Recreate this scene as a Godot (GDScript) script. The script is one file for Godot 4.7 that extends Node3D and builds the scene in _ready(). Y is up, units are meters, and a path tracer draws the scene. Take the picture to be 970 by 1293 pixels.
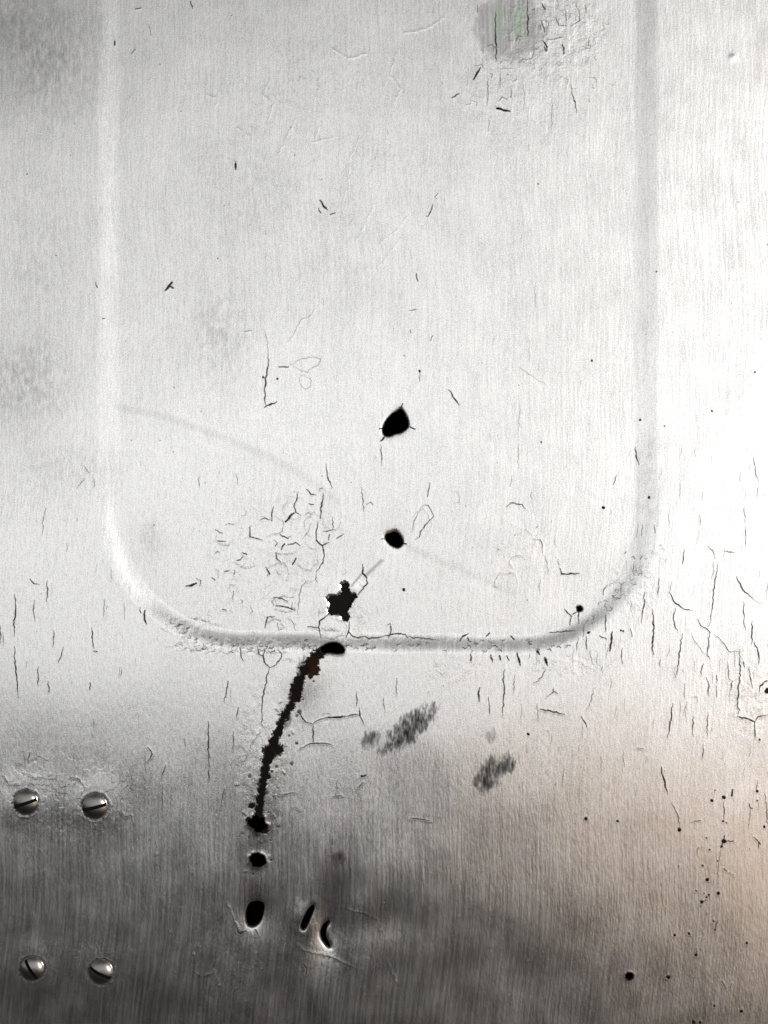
extends Node3D
# A weathered, silver painted metal panel seen straight on.  Lengths on the sheet are measured in
# "marks" of 0.33 mm, from its upper left (u to the right, v downwards).
const S := 0.00033
const CU := 485.0
const CV := 646.5
const TILT := 11.6
const DIST := 0.4575
# textures of the middle of the sheet
const TK := 1.4
const T0 := -60.0
const TW := 1526
const TH := 1978
# recessed field
const BAND := 15.5
const DEPTH := 0.0012

var frame := Transform3D()
var sheet_mat: ORMMaterial3D
var margin_mat: ORMMaterial3D
var wall_mat: StandardMaterial3D
var cavity_mat: StandardMaterial3D

var us := PackedFloat32Array()
var vs := PackedFloat32Array()
var NU := 0
var NV := 0
var fu0 := 0
var fv0 := 0
const STEP := 1.6
var fnu := 0
var fnv := 0
var PU := PackedFloat32Array()
var PV := PackedFloat32Array()
var Z := PackedFloat32Array()
var CELL := PackedInt32Array()
var part_names: Array[String] = []
var part_labels: Array[String] = []

var DARK := PackedFloat32Array()
var GRIME_SHADE := PackedFloat32Array()  # real grime, plus shade painted round screws, border and left edge
var BARE := PackedFloat32Array()
var RUST := PackedFloat32Array()
var TONE := PackedFloat32Array()
var HS := PackedFloat32Array()
var LIP := PackedFloat32Array()
var rng := RandomNumberGenerator.new()
var wob := FastNoiseLite.new()
var holes: Array = []


func _ready() -> void:
	rng.seed = 4711
	var pitch := Basis(Vector3.RIGHT, deg_to_rad(-TILT))
	frame = Transform3D(pitch, Vector3(0, 1.3, 0))
	var cam := Camera3D.new()
	cam.name = "camera"
	cam.fov = 50.0
	cam.near = 0.01
	cam.far = 500.0
	cam.transform = Transform3D(pitch, frame * Vector3(0, 0, DIST))
	add_child(cam)
	cam.current = true
	make_sky()
	var sun := DirectionalLight3D.new()
	sun.name = "sun"
	sun.light_color = Color(1.0, 0.95, 0.90)
	sun.light_energy = 1.25
	sun.light_angular_distance = 0.5
	sun.shadow_enabled = true
	add_child(sun)
	var az := deg_to_rad(49.0)
	var el := deg_to_rad(19.0)
	var to_sun := Vector3(sin(az) * cos(el), sin(el), cos(az) * cos(el))
	sun.look_at_from_position(to_sun * 50.0, Vector3.ZERO, Vector3.UP)

	make_ground()
	make_grid()
	marks()
	make_materials()
	build_panel()
	screws()


func make_sky() -> void:
	var w := 512
	var h := 256
	var im := Image.create(w, h, false, Image.FORMAT_RGBF)
	var fn := FastNoiseLite.new()
	fn.seed = 5
	fn.frequency = 1.0
	fn.fractal_octaves = 4
	var az := deg_to_rad(50.0)
	var el := deg_to_rad(7.0)
	var sd := Vector3(sin(az) * cos(el), sin(el), cos(az) * cos(el))
	for y in h:
		var th := (y + 0.5) / h * PI
		for x in w:
			var ph := (x + 0.5) / w * TAU
			var d := Vector3(sin(th) * sin(ph), cos(th), -sin(th) * cos(ph))
			var e := maxf(d.y, 0.0)
			var l := 0.14 + 0.80 * exp(-pow(e / 0.68, 4.0))
			var s := d.dot(sd)
			l *= 0.64 + 0.44 * s
			l += 0.62 * exp(-(1.0 - s) / 0.085)
			var cl := fn.get_noise_3d(d.x * 2.2, d.y * 4.0, d.z * 2.2)
			l *= 1.0 + 0.42 * cl
			im.set_pixel(x, y, Color(l * 1.0, l * 0.995, l * 0.985))
	var sm := PanoramaSkyMaterial.new()
	sm.panorama = ImageTexture.create_from_image(im)
	var sky := Sky.new()
	sky.sky_material = sm
	var env := Environment.new()
	env.background_mode = Environment.BG_SKY
	env.sky = sky
	env.tonemap_mode = Environment.TONE_MAPPER_LINEAR
	env.tonemap_exposure = 1.16
	env.sdfgi_enabled = true
	env.ssao_enabled = true
	env.ssil_enabled = true
	var we := WorldEnvironment.new()
	we.name = "surroundings"
	we.environment = env
	add_child(we)


func noise_tex(sd: int, f: float, w: int, h: int, as_normal := false, lo := Color.BLACK, hi := Color.WHITE) -> NoiseTexture2D:
	var n := FastNoiseLite.new()
	n.seed = sd
	n.frequency = f
	n.fractal_octaves = 4
	var t := NoiseTexture2D.new()
	t.width = w
	t.height = h
	t.seamless = true
	t.noise = n
	t.as_normal_map = as_normal
	if not as_normal:
		var g := Gradient.new()
		g.colors = PackedColorArray([lo, hi])
		g.offsets = PackedFloat32Array([0.0, 1.0])
		t.color_ramp = g
	return t


func make_ground() -> void:
	# dark asphalt in front of the panel, a pale dirt verge along its right side
	for k in 2:
		var m := StandardMaterial3D.new()
		m.roughness = 1.0
		m.metallic_specular = 0.05
		m.uv1_triplanar = true
		m.uv1_world_triplanar = true
		m.uv1_scale = Vector3(0.4, 0.4, 0.4)
		if k == 0:
			m.albedo_texture = noise_tex(3, 0.012, 256, 256, false, Color(0.06, 0.06, 0.06), Color(0.20, 0.20, 0.20))
		else:
			m.albedo_texture = noise_tex(9, 0.03, 256, 256, false, Color(0.90, 0.80, 0.72), Color(0.98, 0.90, 0.83))
		var st := SurfaceTool.new()
		st.begin(Mesh.PRIMITIVE_TRIANGLES)
		var xs := [-120.0, 2.3] if k == 0 else [2.3, 120.0]
		var y0 := 0.0 if k == 0 else 0.03
		var q := [Vector3(xs[0], y0, -120), Vector3(xs[1], y0, -120), Vector3(xs[1], y0, 120), Vector3(xs[0], y0, 120)]
		for i in [0, 1, 2, 0, 2, 3]:
			st.set_normal(Vector3.UP)
			st.add_vertex(q[i])
		if k == 1:
			var e := [Vector3(2.3, -0.02, -120), Vector3(2.3, 0.03, -120), Vector3(2.3, 0.03, 120), Vector3(2.3, -0.02, 120)]
			for i in [0, 1, 2, 0, 2, 3]:
				st.set_normal(Vector3.LEFT)
				st.add_vertex(e[i])
		var mi := MeshInstance3D.new()
		mi.name = "asphalt_ground" if k == 0 else "dirt_ground"
		mi.mesh = st.commit()
		mi.material_override = m
		mi.set_meta("kind", "structure")
		mi.set_meta("label", "dark asphalt ground lying in front of the panel" if k == 0 else "pale dirt ground beside the asphalt")
		add_child(mi)


# ---------------------------------------------------------------- the sheet's shape

func field_dist(u: float, v: float) -> float:
	var vv := v - (u - 480.0) * 0.016
	var qx := absf(u - 477.0) - 340.0 + 165.0
	var qy := absf(vv + 344.0) - 1156.0 + 165.0
	var ax := maxf(qx, 0.0)
	var ay := maxf(qy, 0.0)
	return sqrt(ax * ax + ay * ay) + minf(maxf(qx, qy), 0.0) - 165.0


func make_grid() -> void:
	var x := -1560.0
	while x < T0 - 1.0:
		us.append(x)
		x += 60.0
	fu0 = us.size()
	fnu = int(1090.0 / STEP)
	for i in fnu + 1:
		us.append(T0 + i * STEP)
	x = us[us.size() - 1] + 50.0
	while x < 2600.0:
		us.append(x)
		x += 60.0
	x = -1860.0
	while x < T0 - 1.0:
		vs.append(x)
		x += 40.0
	fv0 = vs.size()
	fnv = int(1413.0 / STEP)
	for i in fnv + 1:
		vs.append(T0 + i * STEP)
	x = vs[vs.size() - 1] + 50.0
	while x < 2400.0:
		vs.append(x)
		x += 60.0
	NU = us.size()
	NV = vs.size()
	PU.resize(NU * NV)
	PV.resize(NU * NV)
	Z.resize(NU * NV)
	CELL.resize(NU * NV)
	var n1 := FastNoiseLite.new()
	n1.seed = 21
	n1.frequency = 1.0 / 210.0
	n1.fractal_octaves = 2
	part_names = ["panel_margin", "recessed_field", "pressed_border", "outer_sheet"]
	part_labels = ["", "", "", ""]
	var k := 0
	for j in NV:
		var v := vs[j]
		var fv := j >= fv0 and j < fv0 + fnv
		for i in NU:
			var u := us[i]
			PU[k] = u
			PV[k] = v
			var sd := field_dist(u, v) + 1.2 * n1.get_noise_2d(u * 3.0, v * 2.0)
			var z := 0.0
			# the field is pressed in, deeper and more sharply along its lower edge
			var low := clampf((v - 690.0) / 100.0, 0.0, 1.0)
			low = low * low * (3.0 - 2.0 * low)
			var band := lerpf(BAND, 12.0, low)
			var deep := DEPTH + 0.0010 * smoothstep(560.0, 800.0, v)
			if sd < -band:
				z = -deep
			elif sd < band:
				var t := (sd + band) / (2.0 * band)
				z = -deep * (1.0 - lerpf(t * t * (3.0 - 2.0 * t), t, 0.3 * low))
			z += 0.00022 * n1.get_noise_2d(u, v * 0.6)
			Z[k] = z
			if fv and i >= fu0 and i < fu0 + fnu:
				CELL[k] = 1 if sd < -band else (2 if sd < band else 3)
			k += 1
	for a in [DARK, GRIME_SHADE, BARE, RUST, HS, LIP, TONE]:
		a.resize(TW * TH)


func new_part(called: String, label := "") -> int:
	part_names.append(called)
	part_labels.append(label)
	return part_names.size() - 1


func mound(u: float, v: float, ru: float, rv: float, mm: float, turn := 0.0) -> void:
	# a soft dent (mm < 0) or swelling
	var c := cos(turn)
	var s := sin(turn)
	var R := maxf(ru, rv) * 2.6
	for j in range(maxi(0, fv0 + int((v - R - T0) / STEP)), mini(NV, fv0 + int((v + R - T0) / STEP))):
		for i in range(maxi(0, fu0 + int((u - R - T0) / STEP)), mini(NU, fu0 + int((u + R - T0) / STEP))):
			var dx := us[i] - u
			var dy := vs[j] - v
			var a := (dx * c + dy * s) / ru
			var b := (-dx * s + dy * c) / rv
			var q := a * a + b * b
			if q < 6.5:
				Z[j * NU + i] += mm * 0.001 * (exp(-q) - 0.0015)


func assign_blob(id: int, u: float, v: float, ru: float, rv: float, turn := 0.0) -> void:
	var c := cos(turn)
	var s := sin(turn)
	var R := maxf(ru, rv)
	for j in range(maxi(fv0, fv0 + int((v - R - T0) / STEP)), mini(fv0 + fnv, fv0 + int((v + R - T0) / STEP) + 2)):
		for i in range(maxi(fu0, fu0 + int((u - R - T0) / STEP)), mini(fu0 + fnu, fu0 + int((u + R - T0) / STEP) + 2)):
			var dx := us[i] + STEP * 0.5 - u
			var dy := vs[j] + STEP * 0.5 - v
			var a := (dx * c + dy * s) / ru
			var b := (-dx * s + dy * c) / rv
			if a * a + b * b < 1.0 and CELL[j * NU + i] >= 0:
				CELL[j * NU + i] = id


func ellipse(u: float, v: float, ru: float, rv: float, turn := 0.0, n := 26, rough := 0.08) -> PackedVector2Array:
	var p := PackedVector2Array()
	var f := rng.randf() * 100.0
	for i in n:
		var a := TAU * i / n
		var r := 1.0 + rough * (wob.get_noise_2d(cos(a) * 60.0 + f, sin(a) * 60.0) * 2.0)
		p.append(Vector2(u, v) + Vector2(cos(a) * ru * r, sin(a) * rv * r).rotated(turn))
	return p


func poly(nums: Array) -> PackedVector2Array:
	var p := PackedVector2Array()
	for i in range(0, nums.size(), 2):
		p.append(Vector2(nums[i], nums[i + 1]))
	return p


func smooth_poly(p: PackedVector2Array) -> PackedVector2Array:
	var o := PackedVector2Array()
	for i in p.size():
		var a := p[i]
		var b := p[(i + 1) % p.size()]
		o.append(a.lerp(b, 0.25))
		o.append(a.lerp(b, 0.75))
	return o


func cut(called: String, label: String, p: PackedVector2Array, rim: float, curl_mm: float) -> void:
	# a hole right through the sheet: cells inside the outline go, the outline's own points stay
	var id := new_part(called, label)
	var lo := p[0]
	var hi := p[0]
	var mid := Vector2()
	for q in p:
		lo = lo.min(q)
		hi = hi.max(q)
		mid += q / p.size()
	var i0 := fu0 + int((lo.x - T0) / STEP) - 3 - int(rim / STEP)
	var i1 := fu0 + int((hi.x - T0) / STEP) + 4 + int(rim / STEP)
	var j0 := fv0 + int((lo.y - T0) / STEP) - 3 - int(rim / STEP)
	var j1 := fv0 + int((hi.y - T0) / STEP) + 4 + int(rim / STEP)
	for j in range(j0, j1 + 1):
		for i in range(i0, i1 + 1):
			var k := j * NU + i
			var q := Vector2(PU[k], PV[k])
			var best := 1e9
			var at := q
			for e in p.size():
				var c := Geometry2D.get_closest_point_to_segment(q, p[e], p[(e + 1) % p.size()])
				var dd := c.distance_to(q)
				if dd < best:
					best = dd
					at = c
			if best < STEP * 0.62:
				PU[k] = at.x
				PV[k] = at.y
			if best < rim * 2.0:
				Z[k] += curl_mm * 0.001 * exp(-best / maxf(rim * 0.5, 0.5))
	var gone := {}
	for j in range(j0, j1):
		for i in range(i0, i1):
			var k := j * NU + i
			var c := Vector2(PU[k] + PU[k + 1] + PU[k + NU] + PU[k + NU + 1], PV[k] + PV[k + 1] + PV[k + NU] + PV[k + NU + 1]) * 0.25
			if Geometry2D.is_point_in_polygon(c, p):
				CELL[k] = -1
				gone[k] = true
			else:
				var best := 1e9
				for e in p.size():
					best = minf(best, Geometry2D.get_closest_point_to_segment(c, p[e], p[(e + 1) % p.size()]).distance_to(c))
				if best < rim and CELL[k] >= 0:
					CELL[k] = id
	holes.append([id, gone])
	# bare, dirty metal right at the edge
	for e in p.size():
		smear(p[e], p[(e + 1) % p.size()], 1.3, 0.75, DARK)


func smear(a: Vector2, b: Vector2, r: float, amount: float, into: PackedFloat32Array, soft := 1.0) -> void:
	var x0 := maxi(0, int((minf(a.x, b.x) - r - soft - T0) * TK))
	var x1 := mini(TW - 1, int((maxf(a.x, b.x) + r + soft - T0) * TK) + 1)
	var y0 := maxi(0, int((minf(a.y, b.y) - r - soft - T0) * TK))
	var y1 := mini(TH - 1, int((maxf(a.y, b.y) + r + soft - T0) * TK) + 1)
	var ab := b - a
	var l2 := maxf(ab.length_squared(), 1e-6)
	for y in range(y0, y1 + 1):
		for x in range(x0, x1 + 1):
			var q := Vector2((x + 0.5) / TK + T0, (y + 0.5) / TK + T0)
			var t := clampf((q - a).dot(ab) / l2, 0.0, 1.0)
			var d := (a + ab * t).distance_to(q)
			var m := clampf((r - d) / soft + 0.5, 0.0, 1.0) * amount
			var k := y * TW + x
			if m > into[k]:
				into[k] = m


func stroke(w: float, nums: Array, dark := 0.9, lip := 1.0, keep := true) -> void:
	# one crack of the paint: a dark groove with a curled lip along one side
	var p: Array[Vector2] = []
	for i in range(0, nums.size(), 2):
		var q := Vector2(nums[i], nums[i + 1])
		if p.size():
			var a := p[p.size() - 1]
			var n := maxi(1, int(a.distance_to(q) / 3.0))
			for s in range(1, n):
				p.append(a.lerp(q, float(s) / n) + Vector2(rng.randf_range(-0.9, 0.9), rng.randf_range(-0.7, 0.7)))
		p.append(q)
	var n := p.size() - 1
	var total := 0.0
	for s in n:
		total += p[s].distance_to(p[s + 1])
	var id := -1
	if keep and total > 7.0:
		id = new_part("paint_crack")
	var run := 0.0
	for s in n:
		var a := p[s]
		var b := p[s + 1]
		var mid := (run + a.distance_to(b) * 0.5) / maxf(total, 0.1)
		run += a.distance_to(b)
		var r := w * 0.5 * (0.15 + 0.9 * sqrt(maxf(sin(mid * PI), 0.0)) * rng.randf_range(0.55, 1.1))
		groove(a, b, r, dark, lip * rng.randf_range(0.5, 1.2))
		if id >= 0:
			var rr := maxf(r + 0.5, STEP * 0.75)
			for j in range(maxi(fv0, fv0 + int((minf(a.y, b.y) - rr - T0) / STEP)), mini(fv0 + fnv, fv0 + int((maxf(a.y, b.y) + rr - T0) / STEP) + 1)):
				for i in range(maxi(fu0, fu0 + int((minf(a.x, b.x) - rr - T0) / STEP)), mini(fu0 + fnu, fu0 + int((maxf(a.x, b.x) + rr - T0) / STEP) + 1)):
					var c := Vector2(us[i] + STEP * 0.5, vs[j] + STEP * 0.5)
					if CELL[j * NU + i] >= 0 and Geometry2D.get_closest_point_to_segment(c, a, b).distance_to(c) < rr:
						CELL[j * NU + i] = id


func groove(a: Vector2, b: Vector2, r: float, dark: float, lip: float) -> void:
	var m := r + 4.0
	var x0 := maxi(0, int((minf(a.x, b.x) - m - T0) * TK))
	var x1 := mini(TW - 1, int((maxf(a.x, b.x) + m - T0) * TK) + 1)
	var y0 := maxi(0, int((minf(a.y, b.y) - m - T0) * TK))
	var y1 := mini(TH - 1, int((maxf(a.y, b.y) + m - T0) * TK) + 1)
	var ab := b - a
	var l2 := maxf(ab.length_squared(), 1e-6)
	var side := Vector2(-ab.y, ab.x).normalized()
	if side.x + side.y < 0.0:
		side = -side
	for y in range(y0, y1 + 1):
		for x in range(x0, x1 + 1):
			var q := Vector2((x + 0.5) / TK + T0, (y + 0.5) / TK + T0)
			var t := clampf((q - a).dot(ab) / l2, 0.0, 1.0)
			var c := a + ab * t
			var d := c.distance_to(q)
			var k := y * TW + x
			var e := clampf((r - d) / 0.7 + 0.35, 0.0, 1.0) * dark
			if e > DARK[k]:
				DARK[k] = e
			if lip > 0.0 and d < m:
				var g := lip * exp(-pow((d - r) / 1.6, 2.0)) * (1.0 if (q - c).dot(side) > 0.0 else 0.45)
				if d > r - 1.0 and g > LIP[k]:
					LIP[k] = g


func dot(u: float, v: float, r: float, dark := 0.95) -> void:
	# a small pit
	for e in 3:
		var o := Vector2(rng.randf_range(-0.35, 0.35), rng.randf_range(-0.35, 0.35)) * r
		groove(Vector2(u, v) + o, Vector2(u, v) - o * 0.7, r * 0.85, dark, 0.8 if e == 0 else 0.0)
	if r > 2.2:
		assign_blob(new_part("paint_pit"), u, v, r + 1.0, r + 1.0)


func scuff_shade(u: float, v: float, ru: float, rv: float, turn: float, amount: float, keep := true) -> void:
	# a black rubbed mark, caught on the brush ridges; unkept, painted shade and grime
	var fn := FastNoiseLite.new()
	fn.seed = int(u)
	fn.frequency = 0.16
	fn.fractal_octaves = 3
	var c := cos(turn)
	var s := sin(turn)
	var R := maxf(ru, rv) * 1.6
	for y in range(maxi(0, int((v - R - T0) * TK)), mini(TH, int((v + R - T0) * TK))):
		for x in range(maxi(0, int((u - R - T0) * TK)), mini(TW, int((u + R - T0) * TK))):
			var dx := (x + 0.5) / TK + T0 - u
			var dy := (y + 0.5) / TK + T0 - v
			var a := (dx * c + dy * s) / ru
			var b := (-dx * s + dy * c) / rv
			var q := a * a + b * b
			if q < 2.5:
				var n := fn.get_noise_2d(dx * 1.6, dy * 0.40) * 0.9 + fn.get_noise_2d(dx * 0.5 + 300.0, dy * 0.3) * 0.8
				var m := pow(clampf((1.0 - q) * 0.72 + n * 0.62 + 0.06, 0.0, 1.0), 1.15) * amount * clampf((2.2 - q) * 1.2, 0.0, 1.0)
				if not keep:
					m = amount * exp(-q * 1.4) * clampf(0.55 + n * 0.8, 0.0, 1.2) * clampf((2.5 - q) * 1.5, 0.0, 1.0)
				var k := y * TW + x
				GRIME_SHADE[k] = maxf(GRIME_SHADE[k], m)
	if keep:
		assign_blob(new_part("scuff_mark"), u, v, ru * 1.05, rv * 1.05, turn)


func peel(u: float, v: float, ru: float, rv: float, sd: int, f: float, amount: float, pale := 0.0) -> void:
	# flaked paint: low terraces with crisp, wandering edges
	var fn := FastNoiseLite.new()
	fn.seed = sd
	fn.frequency = f
	fn.fractal_octaves = 4
	fn.fractal_gain = 0.55
	for y in range(maxi(0, int((v - rv * 1.2 - T0) * TK)), mini(TH, int((v + rv * 1.2 - T0) * TK))):
		for x in range(maxi(0, int((u - ru * 1.2 - T0) * TK)), mini(TW, int((u + ru * 1.2 - T0) * TK))):
			var px := (x + 0.5) / TK + T0
			var py := (y + 0.5) / TK + T0
			var q := pow((px - u) / ru, 2.0) + pow((py - v) / rv, 2.0)
			if q < 1.3:
				var n := fn.get_noise_2d(px, py * 0.8)
				var env := clampf((1.2 - q) * 1.6, 0.0, 1.0)
				var a := n * 3.2
				var st := floorf(a) + smoothstep(0.40, 0.60, a - floorf(a))
				var k := y * TW + x
				HS[k] += st * amount * env
				var edge := 1.0 - absf(a - floorf(a) - 0.5) / 0.09
				if edge > 0.0 and n > -0.05:
					DARK[k] = maxf(DARK[k], edge * env * 0.28 * amount)
				if pale != 0.0:
					TONE[k] += pale * env * (0.5 if st > 0.5 else -0.5)


# ---------------------------------------------------------------- everything that marks the sheet

func marks() -> void:
	wob.seed = 8
	wob.frequency = 0.02
	# broad unevenness of the sheet
	mound(-80, -110, 160, 190, -7.0)
	mound(1000, -90, 170, 210, -2.6)
	mound(-90, 440, 110, 120, -3.0)
	mound(250, 400, 110, 160, 0.20)
	mound(60, 1110, 130, 120, -0.30)
	# dent with two splits
	mound(417, 1168, 19, 50, -1.3, 0.1)
	mound(470, 1105, 90, 60, 0.3, 0.2)
	mound(455, 1150, 26, 22, 0.35, 0.3)
	mound(382, 1162, 12, 20, 0.45)
	mound(480, 1160, 40, 26, -0.5)
	mound(640, 1240, 90, 60, -0.35)
	# sheet pulled in and swollen round the screws
	for s in [[33, 1013], [120, 1018], [41, 1223], [128, 1227]]:
		mound(s[0], s[1], 26, 24, 0.55)
		mound(s[0], s[1] - 2, 18, 17, -0.5)
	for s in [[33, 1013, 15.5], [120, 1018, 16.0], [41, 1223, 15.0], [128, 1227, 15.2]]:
		for e in 26:  # contact shadow painted as a dark ring round the screw head
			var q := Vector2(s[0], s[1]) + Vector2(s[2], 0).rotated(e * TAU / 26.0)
			smear(q, q + Vector2(rng.randf_range(-2, 2), rng.randf_range(-1, 2)), rng.randf_range(0.8, 2.0), rng.randf_range(0.5, 0.9), GRIME_SHADE, 2.0)
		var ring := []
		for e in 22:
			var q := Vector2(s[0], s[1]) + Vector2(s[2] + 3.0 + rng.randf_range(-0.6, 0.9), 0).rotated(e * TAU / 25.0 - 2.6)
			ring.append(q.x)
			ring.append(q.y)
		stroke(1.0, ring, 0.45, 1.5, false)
	# drawn in round the holes, swollen along the rusted split
	mound(500, 533, 26, 26, -0.35)
	mound(498, 682, 20, 18, -0.25)
	mound(322, 1154, 24, 28, -0.5)
	mound(340, 960, 22, 90, 0.5, 0.16)
	mound(385, 845, 30, 40, 0.45, 0.5)
	mound(430, 760, 28, 28, 0.3)
	mound(926, 71, 4, 4, 0.25)
	mound(505, 925, 60, 40, 0.12)

	# faint swipe that crosses the field
	var arc := [150, 514, 210, 527, 270, 548, 330, 573, 380, 598, 425, 632]
	for i in range(0, arc.size() - 2, 2):
		smear(Vector2(arc[i], arc[i + 1]), Vector2(arc[i + 2], arc[i + 3]), 4.5, 0.06, GRIME_SHADE, 5.0)
		smear(Vector2(arc[i], arc[i + 1] + 9), Vector2(arc[i + 2], arc[i + 3] + 11), 1.5, 0.02, GRIME_SHADE, 3.0)
	var arc2 := [500, 684, 540, 702, 600, 727, 650, 750]
	for i in range(0, arc2.size() - 2, 2):
		smear(Vector2(arc2[i], arc2[i + 1]), Vector2(arc2[i + 2], arc2[i + 3]), 4.0, 0.055, GRIME_SHADE, 6.0)

	# flaking paint
	peel(700, 40, 70, 60, 31, 0.055, 0.9, 0.0)
	peel(650, 120, 70, 80, 32, 0.05, 0.5)
	peel(380, 170, 150, 130, 33, 0.016, 0.25)
	for q in [[500, 66, 492, 92, 506, 112, 498, 128], [478, 190, 466, 222, 470, 262, 452, 300], [452, 175, 441, 200, 438, 235, 430, 262], [340, 100, 332, 118, 345, 130, 338, 150], [262, 118, 275, 122, 270, 134], [360, 90, 366, 108, 374, 120], [372, 150, 362, 170, 350, 196], [402, 160, 396, 178, 420, 172], [300, 160, 316, 172, 318, 190], [505, 300, 490, 320, 478, 336], [420, 60, 440, 72, 462, 66], [395, 90, 402, 110, 396, 126], [510, 40, 540, 34, 560, 20], [480, 305, 500, 290, 515, 272]]:
		stroke(0.6, q, 0.1, 2.3, false)
	peel(350, 700, 90, 90, 34, 0.03, 0.45)
	peel(430, 790, 40, 40, 35, 0.05, 0.6)
	peel(660, 690, 40, 60, 36, 0.03, 0.4)
	peel(80, 1000, 100, 55, 37, 0.018, 0.45, 0.04)
	peel(110, 1040, 60, 30, 38, 0.03, 0.25)
	peel(285, 1220, 50, 90, 39, 0.02, 0.35, 0.05)
	peel(330, 960, 32, 110, 40, 0.05, 0.35)
	peel(420, 1190, 90, 60, 41, 0.02, 0.28, 0.04)
	peel(100, 1225, 80, 45, 42, 0.025, 0.3)
	peel(320, 816, 110, 10, 43, 0.09, 1.0)
	peel(500, 806, 90, 7, 53, 0.10, 0.6)
	peel(240, 790, 40, 12, 44, 0.09, 0.8)
	peel(800, 740, 30, 40, 45, 0.08, 0.7)
	peel(715, 840, 50, 14, 46, 0.08, 0.6)
	peel(575, 845, 40, 20, 47, 0.05, 0.4)
	peel(945, 880, 30, 60, 48, 0.05, 0.5)
	peel(40, 700, 60, 200, 49, 0.02, 0.15)
	peel(480, 240, 80, 90, 50, 0.02, 0.25)

	# bare spot where the paint has been rubbed off
	var spot := new_part("bare_patch", "round grey rubbed patch with greenish streaks")
	for y in range(0, int((95.0 - T0) * TK)):
		for x in range(int((585.0 - T0) * TK), int((705.0 - T0) * TK)):
			var px := (x + 0.5) / TK + T0
			var py := (y + 0.5) / TK + T0
			var q := sqrt(pow((px - 645.0) / 47.0, 2.0) + pow((py - 32.0) / 48.0, 2.0)) + 0.30 * wob.get_noise_2d(px * 2.6, py * 2.0) + 0.06 * wob.get_noise_2d(px * 6.0, py * 6.0)
			BARE[y * TW + x] = clampf((1.04 - q) * 3.6, 0.0, 1.0)
	assign_blob(spot, 645, 32, 47, 48)

	# black rubbed marks
	scuff_shade(517, 920, 48, 17, -0.70, 1.0)
	scuff_shade(512, 928, 30, 10, -0.75, 0.9)
	scuff_shade(468, 934, 15, 11, -0.8, 0.75)
	scuff_shade(616, 979, 27, 17, -1.0, 0.95)
	scuff_shade(637, 968, 21, 13, -0.6, 0.85)
	scuff_shade(620, 930, 10, 8, -1.0, 0.35)
	scuff_shade(428, 1084, 10, 11, 0.0, 0.95)
	scuff_shade(421, 1064, 7, 6, 0.3, 0.35)

	# dull, streaky grime; left edge and top-left patches paint in a darker reflection
	for q in [[275, 425, 45, 75, 0.16], [55, 60, 75, 110, 0.2], [20, 20, 60, 50, 0.2], [30, 480, 60, 70, 0.2], [95, 590, 50, 40, 0.1], [40, 330, 60, 140, 0.08], [190, 680, 20, 26, 0.12], [300, 250, 70, 120, 0.07], [560, 110, 30, 120, 0.06], [410, 330, 60, 130, 0.05], [655, 300, 30, 160, 0.05], [60, 600, 50, 50, 0.1], [370, 715, 40, 20, 0.08]]:
		scuff_shade(q[0], q[1], q[2], q[3], 0.0, q[4], false)

	# shade of the border slope, painted along its right and lower crease
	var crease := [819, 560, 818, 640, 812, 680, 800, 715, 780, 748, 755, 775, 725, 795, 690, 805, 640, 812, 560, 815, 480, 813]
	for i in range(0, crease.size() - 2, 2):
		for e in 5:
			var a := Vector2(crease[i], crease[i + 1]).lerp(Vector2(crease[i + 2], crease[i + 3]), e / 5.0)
			scuff_shade(a.x + rng.randf_range(-3, 3), a.y + rng.randf_range(-3, 3), 15, 13, 0.0, 0.10 if i < 14 else 0.10, false)

	# holes
	cut("puncture_hole", "large torn hole", smooth_poly(poly([506.3, 514.9, 511.2, 520.5, 515.4, 528.3, 516.8, 537.4, 511.3, 543.5, 505, 546.8, 499, 547.4, 492.7, 551, 486, 550.5, 483.2, 546, 483, 540, 487.4, 530.5, 494, 523, 501.4, 518])), 5.0, -0.35)
	cut("puncture_hole", "small oval hole", smooth_poly(poly([499.6, 671, 505.5, 676.2, 509, 681.5, 509.5, 687, 503.8, 692.4, 497.4, 691, 491, 687, 486.2, 680.4, 487, 675, 494, 672.4])), 4.0, -0.25)
	cut("rust_hole", "long oval hole below the split", smooth_poly(poly([315, 1140, 325.7, 1137, 334.2, 1141, 333.5, 1151, 329, 1165, 320, 1172, 311.5, 1169, 309.5, 1157, 311.5, 1147])), 3.5, -0.15)
	cut("rust_hole", "round hole under the split", ellipse(325, 1086.5, 10.5, 9.5, 0.0, 26, 0.16), 4.0, 0.2)
	cut("dent_split", "", smooth_poly(poly([395.5, 1141, 398, 1145, 393, 1158, 387.5, 1171, 383, 1175, 379, 1172, 382, 1161, 388, 1149])), 3.0, -0.3)
	cut("dent_split", "", smooth_poly(poly([414, 1163, 417, 1165.5, 411.5, 1174, 411.5, 1184, 418, 1197, 414, 1198, 407, 1191, 403.5, 1180, 407, 1169])), 3.0, -0.3)
	cut("rust_hole", "black pit at the lower end of the split", ellipse(325, 1040, 11.5, 10.5, 0.3, 30, 0.3), 3.5, 0.2)
	cut("rust_hole", "black hole at the upper end of the split", smooth_poly(poly([408, 815, 418, 811, 428, 812, 436, 819, 434, 825, 424, 826, 415, 824, 407, 826, 404, 820])), 3.0, 0.15)
	cut("puncture_hole", "small round hole with a lifted lip", ellipse(795, 1233, 5.4, 5.0, 0.0, 16, 0.25), 2.6, 0.08)
	cut("puncture_hole", "pin hole on the border", ellipse(733, 769.5, 3.6, 3.6, 0.0, 14, 0.2), 2.0, -0.1)

	rust_split()
	flaked_patch()
	cracks_upper()
	cracks_middle()
	cracks_lower()
	cracks_right()
	pits()
	random_marks()


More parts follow.
